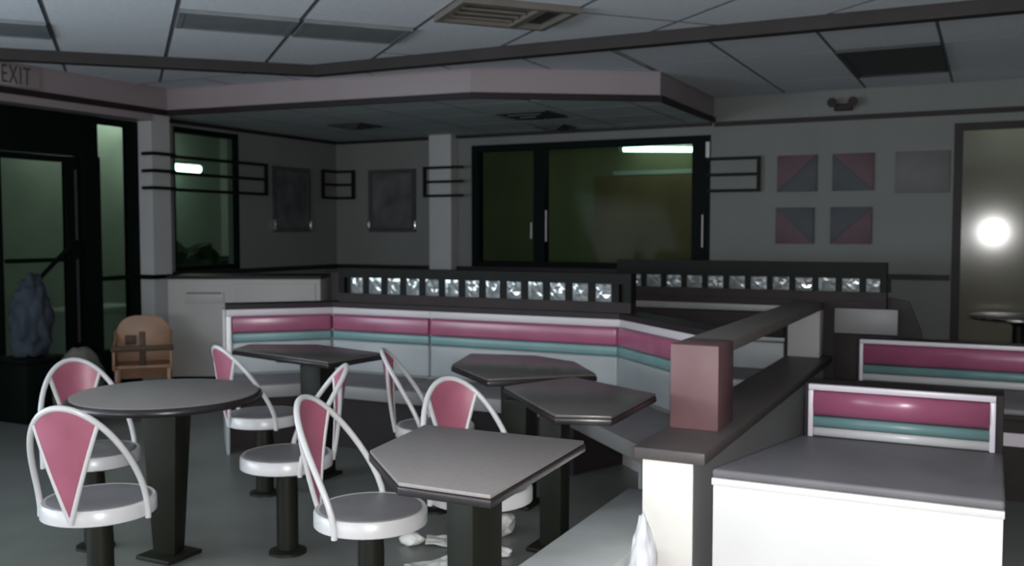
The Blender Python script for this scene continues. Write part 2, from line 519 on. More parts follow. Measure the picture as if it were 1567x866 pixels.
def diffuser(cx, cy, s, label):
    t = thing('air_diffuser', label, 'vent', (cx, cy, ZL - .05), group='dark air diffusers in the nook ceiling')
    for k, q in enumerate((1, .66, .33)):
        a = s * q
        prism('louver', [(cx - a, cy - a), (cx + a, cy - a), (cx + a, cy + a), (cx - a, cy + a)], ZL - .022 - k * .013, ZL - .0105 - k * .013, 'fixture_dark', t)
diffuser(-5.75, 7.95, .20, 'dark square air diffuser in the nook ceiling before the framed posters')
diffuser(-3.78, 7.95, .25, 'large dark square air diffuser in the nook ceiling before the wide window')
diffuser(-4.0, 8.95, .17, 'small dark square air diffuser close above the wide window')

# ------------------------------------------------------------------ exterior
struct(box('exterior_ground', -14, 8, -6, 15, -0.3, -0.13, 'asphalt'), 'dark asphalt outside the windows', 'ground')
struct(box('wall_exterior_left', -9.75, -9.6, 2, 10.85, -.13, 3.6, 'ext_wall'), 'pale green rendered wall seen through the glass door')
struct(box('wall_exterior_back', -9.6, -1.6, 11.2, 11.35, -.13, 3.6, 'ext_olive'), 'olive rendered wall seen through the wide window')
struct(box('wall_exterior_right', -1.6, 5, 10.6, 10.75, -.13, 3.6, 'ext_tan'), 'tan rendered wall seen through the right window')

eb = bpy.data.objects['wall_exterior_back']
box('brown_board', -4.45, -1.62, 11.185, 11.1995, .9, 2.14, 'ext_brown', eb)
box('faint_strip', -4.2, -1.62, 11.175, 11.1995, 2.15, 2.20, 'ext_wall', eb)  # added strip standing in for a fainter line of lamp light
box('pale_pier', -9.6, -9.45, 10.12, 10.42, -.1, 3.4, 'cab', bpy.data.objects['wall_exterior_left'])

def tube_lamp(label, a, b, r=.03, m='tube', arm=(0, 0)):
    a, b = Vector(a), Vector(b)
    c = (a + b) / 2
    t = thing('tube_lamp', label, 'lamp', tuple(c))
    tube('tube', [a, b], r, m, t)
    for q in (.25, .75):
        p = a + (b - a) * q + Vector((0, 0, r * 1.15 + .02))
        tube('wall_arm', [p, p + Vector((arm[0], arm[1], 0))], .015, 'white_metal', t, seg=8)
    d = (b - a).normalized()
    for e, s in ((a, -1), (b, 1)):
        tube('end_cap', [e, e + d * s * .05], r * 1.15, 'white_metal', t)
    n = Vector((0, 0, 1))
    v, f = box_vf(-.5, .5, -.06, .06, 0, .04)
    L = (b - a).length + .1
    rot = math.atan2(d.y, d.x)
    vv = []
    for x, y, z in v:
        x *= L
        vv.append((c.x + x * math.cos(rot) - y * math.sin(rot), c.y + x * math.sin(rot) + y * math.cos(rot), c.z + r * 1.15 + z))
    mk('housing', vv, f, 'white_metal', t)
tube_lamp('bright green-white tube lamp seen through the right end of the wide window', (-3.98, 10.95, 2.445), (-3.05, 10.95, 2.405), .032, arm=(0, .222))
tube_lamp('short bright tube lamp seen through the narrow left window', (-9.2, 8.62, 2.26), (-9.2, 9.32, 2.26), .045, arm=(-.4, 0))
tube_lamp('added unseen tube lamp lighting the tan wall outside the right window', (-0.2, 10.3, 2.75), (1.2, 10.3, 2.75), .03, arm=(0, .3))  # added to light the tan wall, out of sight above the pane
tube_lamp('added unseen tube lamp brightening the pale green wall outside the glass door', (-9.2, 7.2, 3.0), (-9.2, 8.8, 3.0), .035, 'tube_fill', arm=(-.4, 0))  # added to brighten the green wall, hidden above the glass
pl = thing('pale_box', 'added pale box standing in for the bright patch in the lower sidelight pane', 'pale_box', (-8.5, 7.1, -.13))  # pale box added so the lower pane shows a bright lit patch
box('box_wall', -8.75, -8.3, 6.55, 7.5, -.13, .60, 'wall_pale', pl, bevel=.01)
box('rim', -8.78, -8.27, 6.52, 7.53, .60, .66, 'wall_pale', pl, bevel=.01)
# dark bush below the left window
bm = bmesh.new()
bmesh.ops.create_icosphere(bm, subdivisions=4, radius=1)
for vv in bm.verts:
    k = 1 + .25 * noise.noise(vv.co * 4) + .12 * noise.noise(vv.co * 11)
    vv.co = Vector((vv.co.x * .45 * k, vv.co.y * .75 * k, max(-.69, vv.co.z * .72 * k)))
me = bpy.data.meshes.new('bush'); bm.to_mesh(me); bm.free()
me.materials.append(M['bush'])
o = bpy.data.objects.new('bush', me); COL.objects.link(o)
o.location = (-8.4, 8.35, .56)
tag(o, 'dark rounded bush outside the narrow left window', 'bush')

# ------------------------------------------------------------------ windows and door
w = struct(thing('window_1', None, None, (LW, 7.2, 1.07)), 'narrow tall window in the left wall beside the column', 'window')
for nm, b in (('window_frame', (LW - .10, LW - .02, 6.76, 6.80, 1.07, 2.46)), ('window_frame', (LW - .06, LW + .004, 7.615, 7.64, 1.07, 2.46)),
              ('window_frame', (LW - .10, LW - .02, 6.80, 7.615, 2.41, 2.46)), ('window_sill', (LW - .10, LW - .02, 6.80, 7.615, 1.07, 1.12))):
    box(nm, *b, 'black', w)
box('pane', LW - .065, LW - .055, 6.80, 7.615, 1.12, 2.41, 'glass', w)

w = struct(thing('window_2', None, None, (-3.8, BW, 1.05)), 'wide black-framed window of two panes in the back wall', 'window')
FR = [(-5.15, -5.06, 1.05, 2.40), (-2.66, -2.48, 1.05, 2.40), (-5.06, -2.66, 2.33, 2.40), (-5.06, -2.66, 1.05, 1.13)]
for x0, x1, z0, z1 in FR: box('window_frame', x0, x1, BW - .015, BW + .09, z0, z1, 'black', w)
box('mullion', -4.39, -4.26, BW - .02, BW + .09, 1.13, 2.33, 'black', w)
for x0, x1 in ((-5.06, -4.39), (-4.26, -2.66)): box('pane', x0, x1, BW + .035, BW + .045, 1.13, 2.33, 'glass', w)
for x, z0, z1 in ((-4.41, 1.38, 1.55), (-4.235, 1.35, 1.68), (-2.545, 1.30, 1.62)):
    tube('flash_glint', [(x, BW - .035, z0), (x, BW - .035, z1)], .008, 'frame_white', w, seg=8)  # pale bars standing in for flash glints off the mullion edges
box('pale_plate', -2.52, -2.485, BW - .03, BW - .014, 2.18, 2.33, 'white_metal', w)  # small pale plate on the right-hand frame

w = struct(thing('window_3', None, None, (0.9, BW, .25)), 'large dark-framed glass panel at the right of the back wall', 'window')
for x0, x1, z0, z1 in [(-.31, -.24, .25, 2.40), (2.02, 2.1, .25, 2.40), (-.24, 2.02, 2.34, 2.40), (-.24, 2.02, .25, .33)]:
    box('window_frame', x0, x1, BW - .03, BW + .06, z0, z1, 'dark_trim', w)
box('pane', -.24, 2.02, BW + .01, BW + .02, .33, 2.34, 'glass_front', w)

d = struct(thing('door_1', None, None, (LW, 5.3, 0)), 'black-framed glass entrance door with sidelight and wide header', 'door')
box('header', LW - .10, LW + .03, 4.45, 5.87, 2.10, 2.45, 'black', d)
box('jamb', LW - .10, LW + .03, 4.45, 4.72, 0, 2.10, 'black', d)
box('jamb', LW - .10, LW + .03, 5.72, 5.89, 0, 2.10, 'black', d)
leaf = box('door_stile', LW - .06, LW - .01, 5.57, 5.70, .03, 2.09, 'black', d)
box('door_stile', LW - .06, LW - .01, 4.73, 4.98, .03, 2.09, 'black', d)
box('door_rail', LW - .06, LW - .01, 4.98, 5.57, 2.04, 2.09, 'black', d)
box('door_rail', LW - .06, LW - .01, 4.98, 5.57, .03, .28, 'black', d)
box('pane', LW - .04, LW - .03, 4.98, 5.57, .28, 2.04, 'glass', d)
box('edge_strip', LW - .012, LW - .002, 5.655, 5.675, .5, 1.98, 'frame_dark', d)
pb = box('push_bar', LW + .0, LW + .03, 4.98, 5.57, 1.20, 1.235, 'black', d)
tube('brace_bar', [(LW + .04, 5.57, 1.34), (LW + .04, 5.2, 1.02)], .018, 'black', d)
box('lock_box', LW - .01, LW + .03, 5.58, 5.68, 1.22, 1.38, 'black', d)
box('sidelight_frame', LW - .10, LW + .01, 6.25, 6.33, 0, 2.45, 'black', d)
box('sidelight_frame', LW - .10, LW + .01, 5.89, 6.25, 2.40, 2.45, 'black', d)
box('sidelight_rail', LW - .10, LW + .02, 5.89, 6.25, 1.02, 1.06, 'black', d)
box('sidelight_frame', LW - .10, LW + .01, 5.89, 6.25, 0, .40, 'black', d)
box('pane', LW - .065, LW - .055, 5.89, 6.25, 1.06, 2.40, 'glass', d)
box('pane', LW - .065, LW - .055, 5.89, 6.25, .40, 1.02, 'glass', d)
struct(boxes('trim_6', [(-6.82, -6.80, 6.31, 6.56, 1.02, 1.06), (LW + .01, -6.80, 6.30, 6.33, 1.02, 1.06)], 'black'), 'black rail wrapped round the pale column at sill height', 'trim')
# front windows behind the view
w = struct(thing('window_4', None, None, (LW, -.8, .7)), 'row of front windows in the left wall', 'window')
for y in (-3.7, -1.8, .1, 2.02): box('window_frame', LW - .10, LW - .02, y, y + .08, .7, 2.35, 'black', w)
for y in (-3.62, -1.72, .18): box('pane', LW - .065, LW - .055, y, y + (1.82 if y < .1 else 1.84), .7, 2.35, 'glass', w)

# ------------------------------------------------------------------ exit sign
t = thing('exit_sign', 'pale EXIT sign with dark letters on the bulkhead over the door', 'sign', (-6.8, 5.02, 2.57))
box('sign_panel', -6.80, -6.775, 4.70, 5.17, 2.575, 2.738, 'sign', t, bevel=.004)
fc = bpy.data.curves.new('letters', 'FONT')
fc.body = 'EXIT'
fc.size = .20
fc.space_character = 1.15
fc.extrude = .002
fc.align_x = 'CENTER'
fo = bpy.data.objects.new('letters_source', fc)
COL.objects.link(fo)
bpy.context.view_layer.update()
me = bpy.data.meshes.new_from_object(fo.evaluated_get(bpy.context.evaluated_depsgraph_get()))
bpy.data.objects.remove(fo)
lo = bpy.data.objects.new('letters', me)
COL.objects.link(lo)
me.materials.clear(); me.materials.append(M['letters'])
# text x runs along +Y of the wall, text y runs up; local to the sign
me.transform(Matrix(((0, 0, 1, .027), (.56, 0, 0, -.06), (0, 1, 0, .025), (0, 0, 0, 1))))
lo.parent = t

# ------------------------------------------------------------------ wall rails (decorative black bars)
def rail_frame(label, cat_pts, ends):
    """cat_pts: list of runs (x0,y0,x1,y1) of the bars; ends: list of (x,y) upright positions"""
    c = cat_pts[0]
    t = thing('wall_rail', label, 'wall rail', (c[0], c[1], 1.85))
    for x0, y0, x1, y1 in cat_pts:
        for z in (1.85, 2.005, 2.16):
            if abs(x1 - x0) > abs(y1 - y0): box('bar', x0, x1, y0 - .012, y0 + .012, z - .015, z + .015, 'rail_black', t)
            else: box('bar', x0 - .012, x0 + .012, y0, y1, z - .015, z + .015, 'rail_black', t)
    for x, y in ends: box('upright', x - .016, x + .016, y - .016, y + .016, 1.835, 2.175, 'rail_black', t)
    return t
rail_frame('long black three-bar wall rail crossing the column and narrow left window', [(LW + .09, 6.55, LW + .09, 7.96), (LW + .09, 6.30, -6.76, 6.30), (-6.77, 6.30, -6.77, 6.56)], [(LW + .09, 7.96)])
rail_frame('short black three-bar wall rail wrapped round the corner between two posters', [(LW + .05, 8.98, LW + .05, BW - .05), (LW + .05, BW - .05, -6.72, BW - .05)], [(LW + .05, 8.98), (-6.72, BW - .05)])
rail_frame('black three-bar wall rail over the pilaster left of the wide window', [(-5.66, 9.13, -5.17, 9.13)], [(-5.66, 9.13)])
rail_frame('black three-bar wall rail between wide window and square art panels', [(-2.5, BW - .05, -2.0, BW - .05)], [(-2.0, BW - .05)])

# ------------------------------------------------------------------ posters and art
def poster(label, axis, c0, c1, z0, z1, print_m):
    if axis == 'x':
        B = lambda a0, a1, d0, d1, q0, q1: (a0, a1, BW - d1, BW - d0, q0, q1)
        loc = ((c0 + c1) / 2, BW, z0)
    else:
        B = lambda a0, a1, d0, d1, q0, q1: (LW + d0, LW + d1, a0, a1, q0, q1)
        loc = (LW, (c0 + c1) / 2, z0)
    t = thing('framed_poster', label, 'poster', loc)
    e = .05
    box('print', *B(c0 + e, c1 - e, .005, .02, z0 + e, z1 - e), print_m, t)
    for a0, a1, q0, q1 in ((c0, c1, z0, z0 + e), (c0, c1, z1 - e, z1), (c0, c0 + e, z0 + e, z1 - e), (c1 - e, c1, z0 + e, z1 - e)):
        box('frame', *B(a0, a1, .002, .03, q0, q1), 'frame_dark', t)
    for a in (c0 - .012, c1 - .018):
        box('chrome_clip', *B(a, a + .03, .004, .045, z0 + .02, z0 + .14), 'chrome', t, bevel=.008)
poster('dark framed poster with chrome clips on the left wall beside the narrow window', 'y', 8.16, 8.78, 1.45, 2.17, 'poster')
poster('dark framed poster with chrome clips on the back wall beside the pilaster', 'x', -6.52, -5.88, 1.45, 2.17, 'poster_green')

def art(label, x0, x1, z0, z1, diag, pink_first):
    t = thing('art_panel', label, 'art panel', ((x0 + x1) / 2, BW, z0))
    y = BW - .002
    if diag == '/':
        a = [(x0, y, z0), (x1, y, z1), (x0, y, z1)]; b = [(x0, y, z0), (x1, y, z0), (x1, y, z1)]
    else:
        a = [(x0, y, z1), (x1, y, z0), (x1, y, z1)]; b = [(x0, y, z1), (x0, y, z0), (x1, y, z0)]
    ms = ('art_pink', 'art_teal') if pink_first else ('art_teal', 'art_pink')
    extrude('triangle', a, (0, -.03, 0), ms[0], t, bevel=.003)
    extrude('triangle', b, (0, -.025, 0), ms[1], t, bevel=.003)
art('square art panel with pink upper left and dark teal lower right half', -1.83, -1.47, 1.83, 2.17, '/', True)
art('square art panel with pink upper right and dark teal lower left half', -1.33, -.97, 1.83, 2.17, chr(92), True)
art('square art panel with dark upper right and pink lower left half', -1.84, -1.49, 1.34, 1.68, chr(92), False)
art('square art panel with dark upper left and pink lower right half', -1.34, -.98, 1.34, 1.68, '/', False)
t = thing('wall_plaque', 'plain grey rectangular plaque between art panels and right window', 'plaque', (-.56, BW, 1.8))
box('panel', -.79, -.34, BW - .02, BW - .002, 1.80, 2.17, 'art_grey', t, bevel=.004)
t = thing('emergency_light', 'small dark two-lamp emergency light above the back wall moulding', 'light', (-1.24, BW, 2.55))
box('case', -1.32, -1.16, BW - .09, BW - .002, 2.56, 2.62, 'brown', t, bevel=.01)
for x in (-1.33, -1.15):
    tube('lamp_head', [(x, BW - .03, 2.63), (x, BW - .12, 2.63)], [.03, .045], 'brown', t, seg=16)

# ------------------------------------------------------------------ left cabinet (waste station)
ang = math.atan2(.447, .894)
t = thing('waste_cabinet', 'pale laminate waste cabinet with dark top beside the column', 'cabinet', (-6.74, 6.4, 0), ang)
box('body', 0.005, 1.405, 0.01, .50, .12, 1.02, 'cab', t, local=True, bevel=.005)
box('kick_base', .02, 1.39, .05, .48, 0, .12, 'black', t, local=True)
box('countertop', -.0, 1.42, -.015, .51, 1.02, 1.05, 'dark_trim', t, local=True, bevel=.006)
fl = box('flap', .16, .52, -.002, .012, .80, .90, 'cab', t, local=True, bevel=.004)
box('slot', .18, .50, -.006, -.001, .885, .897, 'frame_dark', fl, local=True)
box('door_panel', .62, 1.36, -.002, .012, .16, .98, 'cab', t, local=True, bevel=.004)

# ------------------------------------------------------------------ main pink banquette
BACK = [(-4.78, 5.07), (-4.25, 5.6), (-2.03, 5.6), (-1.285, 4.855)]
def off_poly(d):
    """offset towards the room (right-hand side of the run); last point stays on the partition face"""
    res = []
    n = len(BACK)
    for i, p in enumerate(BACK):
        ds = []
        if i > 0: ds.append(Vector((p[0] - BACK[i-1][0], p[1] - BACK[i-1][1])).normalized())
        if i < n - 1: ds.append(Vector((BACK[i+1][0] - p[0], BACK[i+1][1] - p[1])).normalized())
        ns = [Vector((q.y, -q.x)) for q in ds]
        nn = sum(ns, Vector((0, 0)))
        nn = nn / nn.dot(ns[0]) if len(ns) > 1 else ns[0]
        q = (p[0] + nn.x * d, p[1] + nn.y * d)
        if i == n - 1:
            q = (BACK[-1][0], BACK[-1][1] - d * math.sqrt(2))
        res.append(q)
    return res
def lerp2(a, b, t): return (a[0] + (b[0] - a[0]) * t, a[1] + (b[1] - a[1]) * t)
bq = thing('banquette', 'long angled booth bench with pink and teal striped back', 'booth bench', (-3.1, 5.5, 0))
def run(name, d0, d1, z0, z1, m, parent=bq, bevel=.0, gap=.004, split=True, seg=2, ends=(0, 0)):
    a, b = off_poly(d0), off_poly(d1)
    objs = []
    for i in range(3):
        cuts = [0, .375, 1] if (i == 1 and split) else [0, 1]
        for k in range(len(cuts) - 1):
            t0, t1 = cuts[k], cuts[k+1]
            L = math.dist(a[i], a[i+1])
            g0 = gap / L if (k > 0 or i > 0) else ends[0] / L
            g1 = gap / L
            A0, A1 = lerp2(a[i], a[i+1], t0 + g0), lerp2(a[i], a[i+1], t1 - g1)
            B0, B1 = lerp2(b[i], b[i+1], t0 + g0), lerp2(b[i], b[i+1], t1 - g1)
            objs.append(prism(name, [A0, A1, B1, B0], z0, z1, m, parent, bevel=bevel, seg=seg))
    return objs
run('back_shell', 0, -.14, 0, .91, 'panel_grey', gap=0, split=False)
run('top_cap', .035, -.16, .91, .945, 'dark_trim', gap=0, split=False)
run('white_trim', 0, .03, .862, .909, 'trim_white', bevel=.004, gap=.0)
run('pink_pad', 0, .055, .745, .860, 'pink_pad', bevel=.018, seg=3, ends=(.035, 0))
run('teal_pad', 0, .048, .680, .743, 'teal', bevel=.014, seg=3, ends=(.035, 0))
run('grey_pad', 0, .05, .455, .678, 'grey_pad', bevel=.018, seg=3, ends=(.035, 0))
run('seat_cushion', .05, .53, .40, .452, 'seat_grey', bevel=.012)
run('seat_edge', .53, .555, .365, .448, 'edge_grey', bevel=.006, gap=.001)  # white edge greyed, partly for the shade cast by the tables
for o in run('bench_base', .0, .40, 0, .399, 'dark_trim', gap=0, split=False)[2:]:
    bpy.data.objects.remove(o)
P3, P4 = off_poly(.12)[2:4]
for k in (.45,):
    p = lerp2(P3, P4, k)
    box('bench_leg', p[0] - .03, p[0] + .03, p[1] - .03, p[1] + .03, 0, .399, 'grey_pad', bq, bevel=.004)
# white upright and end panel at the open end
a0, a1 = off_poly(0)[0], off_poly(.06)[0]
u = Vector((1, 1)).normalized()
def quad(p, q, w): return [p, q, (q[0] + u.x * w, q[1] + u.y * w), (p[0] + u.x * w, p[1] + u.y * w)]
prism('end_upright', quad(a0, a1, .033), .452, .862, 'white', bq, bevel=.004)
e0, e1 = off_poly(-.14)[0], off_poly(.53)[0]
prism('end_panel', [(p[0] - u.x * .022, p[1] - u.y * .022) for p in quad(e0, e1, .02)], .0, .40, 'grey_pad', bq, bevel=.003)
e1 = off_poly(.0)[0]
prism('end_panel', [(p[0] - u.x * .022, p[1] - u.y * .022) for p in quad(e0, e1, .02)], .40, .91, 'panel_grey', bq, bevel=.003)

# ------------------------------------------------------------------ glass block dividers
def block_mesh(seed, w, h):
    rnd = random.Random(seed)
    n = 5
    bm = bmesh.new()
    g = []
    for j in range(n + 1):
        row = []
        for i in range(n + 1):
            edge = i in (0, n) or j in (0, n)
            y = -.018 if edge else -.018 - rnd.uniform(.0, .007)
            dx = 0 if edge else rnd.uniform(-.003, .003)
            row.append(bm.verts.new((w * (i / n - .5) + dx, y, h * j / n)))
        g.append(row)
    for j in range(n):
        for i in range(n):
            q = (g[j][i], g[j][i+1], g[j+1][i+1], g[j+1][i])
            if rnd.random() < .5:
                bm.faces.new((q[0], q[1], q[2])); bm.faces.new((q[0], q[2], q[3]))
            else:
                bm.faces.new((q[0], q[1], q[3])); bm.faces.new((q[1], q[2], q[3]))
    bk = [bm.verts.new(p) for p in ((-w/2, .018, 0), (w/2, .018, 0), (w/2, .018, h), (-w/2, .018, h))]
    bm.faces.new(bk[::-1])
    bm.faces.new([*g[0], bk[1], bk[0]][::-1]); bm.faces.new([*g[n], bk[2], bk[3]])
    bm.faces.new([*[g[j][0] for j in range(n + 1)], bk[3], bk[0]]); bm.faces.new([*[g[j][n] for j in range(n + 1)], bk[2], bk[1]][::-1])
    bmesh.ops.recalc_face_normals(bm, faces=bm.faces)
    me = bpy.data.meshes.new('glass_block')
    bm.to_mesh(me); bm.free()
    me.materials.append(M['block'])
    return me
def divider(label, x0, x1, y, z0, n, first, step, bw, bh, zb, ztop, lw):
    t = thing('glass_divider', label, 'divider', ((x0 + x1) / 2, y, z0))
    box('bottom_rail', x0, x1, y - .05, y + .05, z0, zb, 'brown', t)
    box('top_rail', x0, x1, y - .05, y + .05, zb + bh, ztop, 'rail_black', t)
    box('end_post', x0, x0 + lw, y - .05, y + .05, zb, zb + bh, 'rail_black', t)
    box('end_post', x1 - lw, x1, y - .05, y + .05, zb, zb + bh, 'rail_black', t)
    box('back_panel', x0 + lw, x1 - lw, y + .02, y + .045, zb, zb + bh, 'rail_black', t)
    ms = [block_mesh(s, bw, bh) for s in range(4)]
    for k in range(n):
        o = bpy.data.objects.new('glass_block', ms[k % 4])
        COL.objects.link(o); o.parent = t
        o.location = (first + step * k - (x0 + x1) / 2, 0, zb - z0)
        for j in range(n + 1) if k == 0 else ():
            xx = first + step * (j - .5)
            box('spacer', xx - (step - bw) / 2 + .001, xx + (step - bw) / 2 - .001, y - .022, y + .018, zb, zb + bh, 'rail_black', t)
divider('dark divider with a row of faceted glass blocks on the pink banquette back', -4.22, -1.99, 5.67, .945, 13, -4.08, .158, .105, .115, 1.01, 1.19, .05)
divider('dark divider with a row of sparkling glass blocks before the wide window', -2.62, -.64, 7.12, .965, 12, -2.49, .161, .115, .095, 1.03, 1.235, .045)
t = thing('grey_post', 'short grey post at the end of the glass block divider', 'post', (-4.42, 5.67, 0))
box('shaft', -4.47, -4.38, 5.85, 5.94, 0, 1.15, 'brown', t, bevel=.006)
box('cap', -4.485, -4.365, 5.835, 5.955, 1.15, 1.17, 'rail_black', t)

# ------------------------------------------------------------------ far booth carrying the second divider
fb = thing('far_booth', 'far booth bench with pad coloured dark for shade and white edges before the wide window', 'booth bench', (-1.8, 7.1, 0))
box('back_shell', -2.62, -.64, 7.06, 7.18, 0, .964, 'brown', fb)
box('white_trim', -2.60, -1.32, 7.035, 7.06, .872, .92, 'edge_grey', fb, bevel=.004)
box('lower_trim', -2.60, -1.32, 7.035, 7.06, .655, .685, 'grey_pad', fb, bevel=.003)
box('back_pad', -2.60, -1.32, 7.02, 7.059, .69, .868, 'brown', fb, bevel=.012)  # pink pad in shade: the shade is put into this brown colour
box('back_pad', -2.60, -1.32, 7.02, 7.059, .45, .65, 'grey_pad', fb, bevel=.012)
box('seat_cushion', -2.60, -1.29, 6.50, 7.02, .40, .45, 'seat_grey', fb, bevel=.012)
box('seat_edge', -2.60, -1.29, 6.475, 6.50, .375, .445, 'grey_pad', fb, bevel=.005)
box('bench_base', -2.58, -1.30, 6.60, 7.06, 0, .399, 'dark_trim', fb)
box('end_panel', -.975, -.56, 7.03, 7.06, .74, .915, 'edge_grey', fb, bevel=.003)
box('end_panel', -.975, -.62, 7.03, 7.06, .0, .735, 'brown', fb, bevel=.003)
extrude('end_bracket', [(-.56, 7.19, 0), (-.30, 7.19, 0), (-.42, 7.19, .76), (-.50, 7.19, .96), (-.64, 7.19, .99), (-.64, 7.19, .0)], (0, .05, 0), 'dark_trim', fb)

# ------------------------------------------------------------------ low partition wall
pw = thing('low_partition', 'low partition wall with dark ledge and mauve open rail', 'partition', (-1.13, 5.3, 0))
box('wall_panel', -1.245, -1.045, 3.70, 7.02, 0, .53, 'white_metal', pw)
box('end_panel', -1.25, -1.04, 3.685, 3.70, 0, .528, 'cream', pw, bevel=.003)
box('ledge', -1.282, -.985, 3.66, 7.02, .53, .58, 'ledge', pw, bevel=.008)
box('front_post', -1.262, -1.045, 4.09, 4.36, .58, .955, 'mauve', pw, bevel=.005)
box('rear_post', -1.262, -1.045, 6.84, 7.02, .58, .905, 'panel_grey', pw, bevel=.005)
box('top_rail', -1.262, -1.045, 4.361, 7.02, .905, .955, 'rail_top', pw, bevel=.006)

# ------------------------------------------------------------------ right-hand booths
def booth(label, x0, x1, yf, yb, zs, zt, xl_front, front='white'):
    t = thing('booth_bench', label, 'booth bench', ((x0 + x1) / 2, yb, 0))
    seat = [(xl_front, yf), (x1 + .03, yf), (x1 + .03, yb), (x0 - .03, yb)]
    prism('front_panel', [(xl_front + .005, yf + .012), (x1 + .025, yf + .012), (x1 + .025, yf + .04), (xl_front + .005, yf + .04)], 0, zs - .065, front, t)
    prism('bench_body', [(xl_front + .02, yf + .041), (x1 + .015, yf + .041), (x1 + .015, yb), (x0 - .02, yb)], 0, zs - .066, 'brown', t)
    if front != 'white': box('kick_strip', xl_front + .01, x1 + .02, yf - .002, yf + .011, .30, .37, 'frame_white', t)
    box('edge_strip', xl_front, x1 + .03, yf, yf + .035, zs - .064, zs - .036, front, t, bevel=.004)
    prism('seat_cushion', seat, zs - .035, zs, 'seat_grey', t, bevel=.012, seg=3)
    box('back_shell', x0 - .02, x1 + .03, yb + .001, yb + .16, 0, zt, 'dark_trim', t, bevel=.004)
    h = zt - zs
    y0 = yb
    e = .022
    box('frame_top', x0, x1, y0 - .03, y0, zt - e * 1.2, zt, 'frame_white', t, bevel=.004)
    box('frame_side', x0, x0 + e, y0 - .03, y0, zs + .002, zt - e * 1.2, 'frame_white', t, bevel=.004)
    box('frame_side', x1 - e, x1, y0 - .03, y0, zs + .002, zt - e * 1.2, 'frame_white', t, bevel=.004)
    zp = zt - e * 1.2
    # rounded pink roll
    def roll(name, z0, z1, dep, m):
        n = 10
        prof = []
        for k in range(n + 1):
            a = math.pi * k / n
            prof.append((y0 - .004 - dep * math.sin(a) ** .7, z0 + (z1 - z0) * (1 - math.cos(a)) / 2))
        prof = [(y0, z0)] + prof + [(y0, z1)]
        pts = [(x0 + e, y, z) for y, z in prof]
        extrude(name, pts, (x1 - x0 - 2 * e, 0, 0), m, t)
    for nm, z0, z1, dep, m in (('pink_pad', zs + h * .40, zp, .034, 'pink_pad'), ('teal_pad', zs + h * .19, zs + h * .40, .026, 'teal'), ('lower_trim', zs + h * .01, zs + h * .19, .016, 'white_metal')):
        roll(nm, z0 + .001, z1 - .001, dep, m)
    for o in t.children:
        if o.name.split('.')[0] in ('pink_pad', 'teal_pad', 'lower_trim'):
            for p in o.data.polygons: p.use_smooth = len(p.vertices) == 4
    return t
booth('white-fronted booth bench beside the partition end, pink and teal backrest', -.72, .035, 3.645, 4.45, .528, .768, -.955)
booth('wider booth bench with white-framed pink backrest behind the white-fronted one', -.735, 1.35, 5.75, 6.45, .50, .768, -.72, 'brown')

# pedestal table near the right window
t = thing('cafe_table', 'glossy dark pedestal table before the right window', 'table', (.22, 8.85, 0))
lathe('tabletop', [(.36, .73), (.375, .735), (.378, .75), (.372, .762), (.36, .765)], 'table_dark', t, (.22, 8.85))
lathe('edge_band', [(.379, .738), (.384, .742), (.384, .756), (.379, .758)], 'chrome', t, (.22, 8.85))
lathe('pedestal', [(.06, .02), (.045, .1), (.045, .68), (.12, .729)], 'pedestal', t, (.22, 8.85), seg=20)
lathe('foot', [(.25, 0), (.24, .015), (.06, .03)], 'pedestal', t, (.22, 8.85), seg=28)

# ------------------------------------------------------------------ tables in the seating area
def pedestal(t, c, top=.70, w0=.075, w1=.05, rz=0.0, arm=True):
    v, f = box_vf(-1, 1, -1, 1, .02, top)
    vv = []
    for x, y, z in v:
        w = w0 if z > .1 else w1
        X, Y = x * w, y * w
        vv.append((c[0] + X * math.cos(rz) - Y * math.sin(rz), c[1] + X * math.sin(rz) + Y * math.cos(rz), z))
    mk('pedestal', vv, f, 'pedestal', t, bevel=.006)
    box('top_plate', c[0] - .17, c[0] + .17, c[1] - .17, c[1] + .17, top, top + .012, 'pedestal', t)
    box('floor_plate', c[0] - .10, c[0] + .10, c[1] - .10, c[1] + .10, 0, .02, 'pedestal', t, bevel=.005)
def poly_table(label, poly, c, m='table', z=.74, w=.075, rz=0.0):
    t = thing('dining_table', label, 'table', (c[0], c[1], 0), group='dining tables in the seating area')
    cx, cy = sum(p[0] for p in poly) / len(poly), sum(p[1] for p in poly) / len(poly)
    prism('tabletop', [(cx + (x - cx) * .985, cy + (y - cy) * .985) for x, y in poly], z - .012, z, m, t, bevel=.003)
    prism('edge_band', poly, z - .038, z - .0125, 'table_edge', t, bevel=.005)
    pedestal(t, c, z - .05, w, w * .95, rz)
    return t
t = thing('round_table', 'round grey table with dark edge between pink swivel chairs', 'table', (-3.26, 3.08, 0))
RC = (-3.26, 3.08)
lathe('tabletop', [(.395, .728), (.398, .738), (.39, .741)], 'table', t, RC, seg=56)
lathe('edge_band', [(.395, .70), (.412, .705), (.416, .716), (.412, .728), (.400, .735), (.399, .727)], 'table_edge', t, RC, seg=56, sharp=70)
pedestal(t, RC, .69, .082, .05, R(20))
poly_table('lighter grey dining table with one cut corner beside the low platform', [(-1.80, 2.55), (-1.86, 2.99), (-1.22, 3.0), (-1.19, 2.25), (-1.49, 2.25)], (-1.44, 2.61), 'table', w=.064, rz=R(-20))
poly_table('dark angular dining table tucked against the mauve partition post', [(-2.0, 3.90), (-1.82, 4.31), (-1.30, 4.02), (-1.29, 3.44), (-1.50, 3.37)], (-1.76, 3.95), 'table_dark', w=.055)
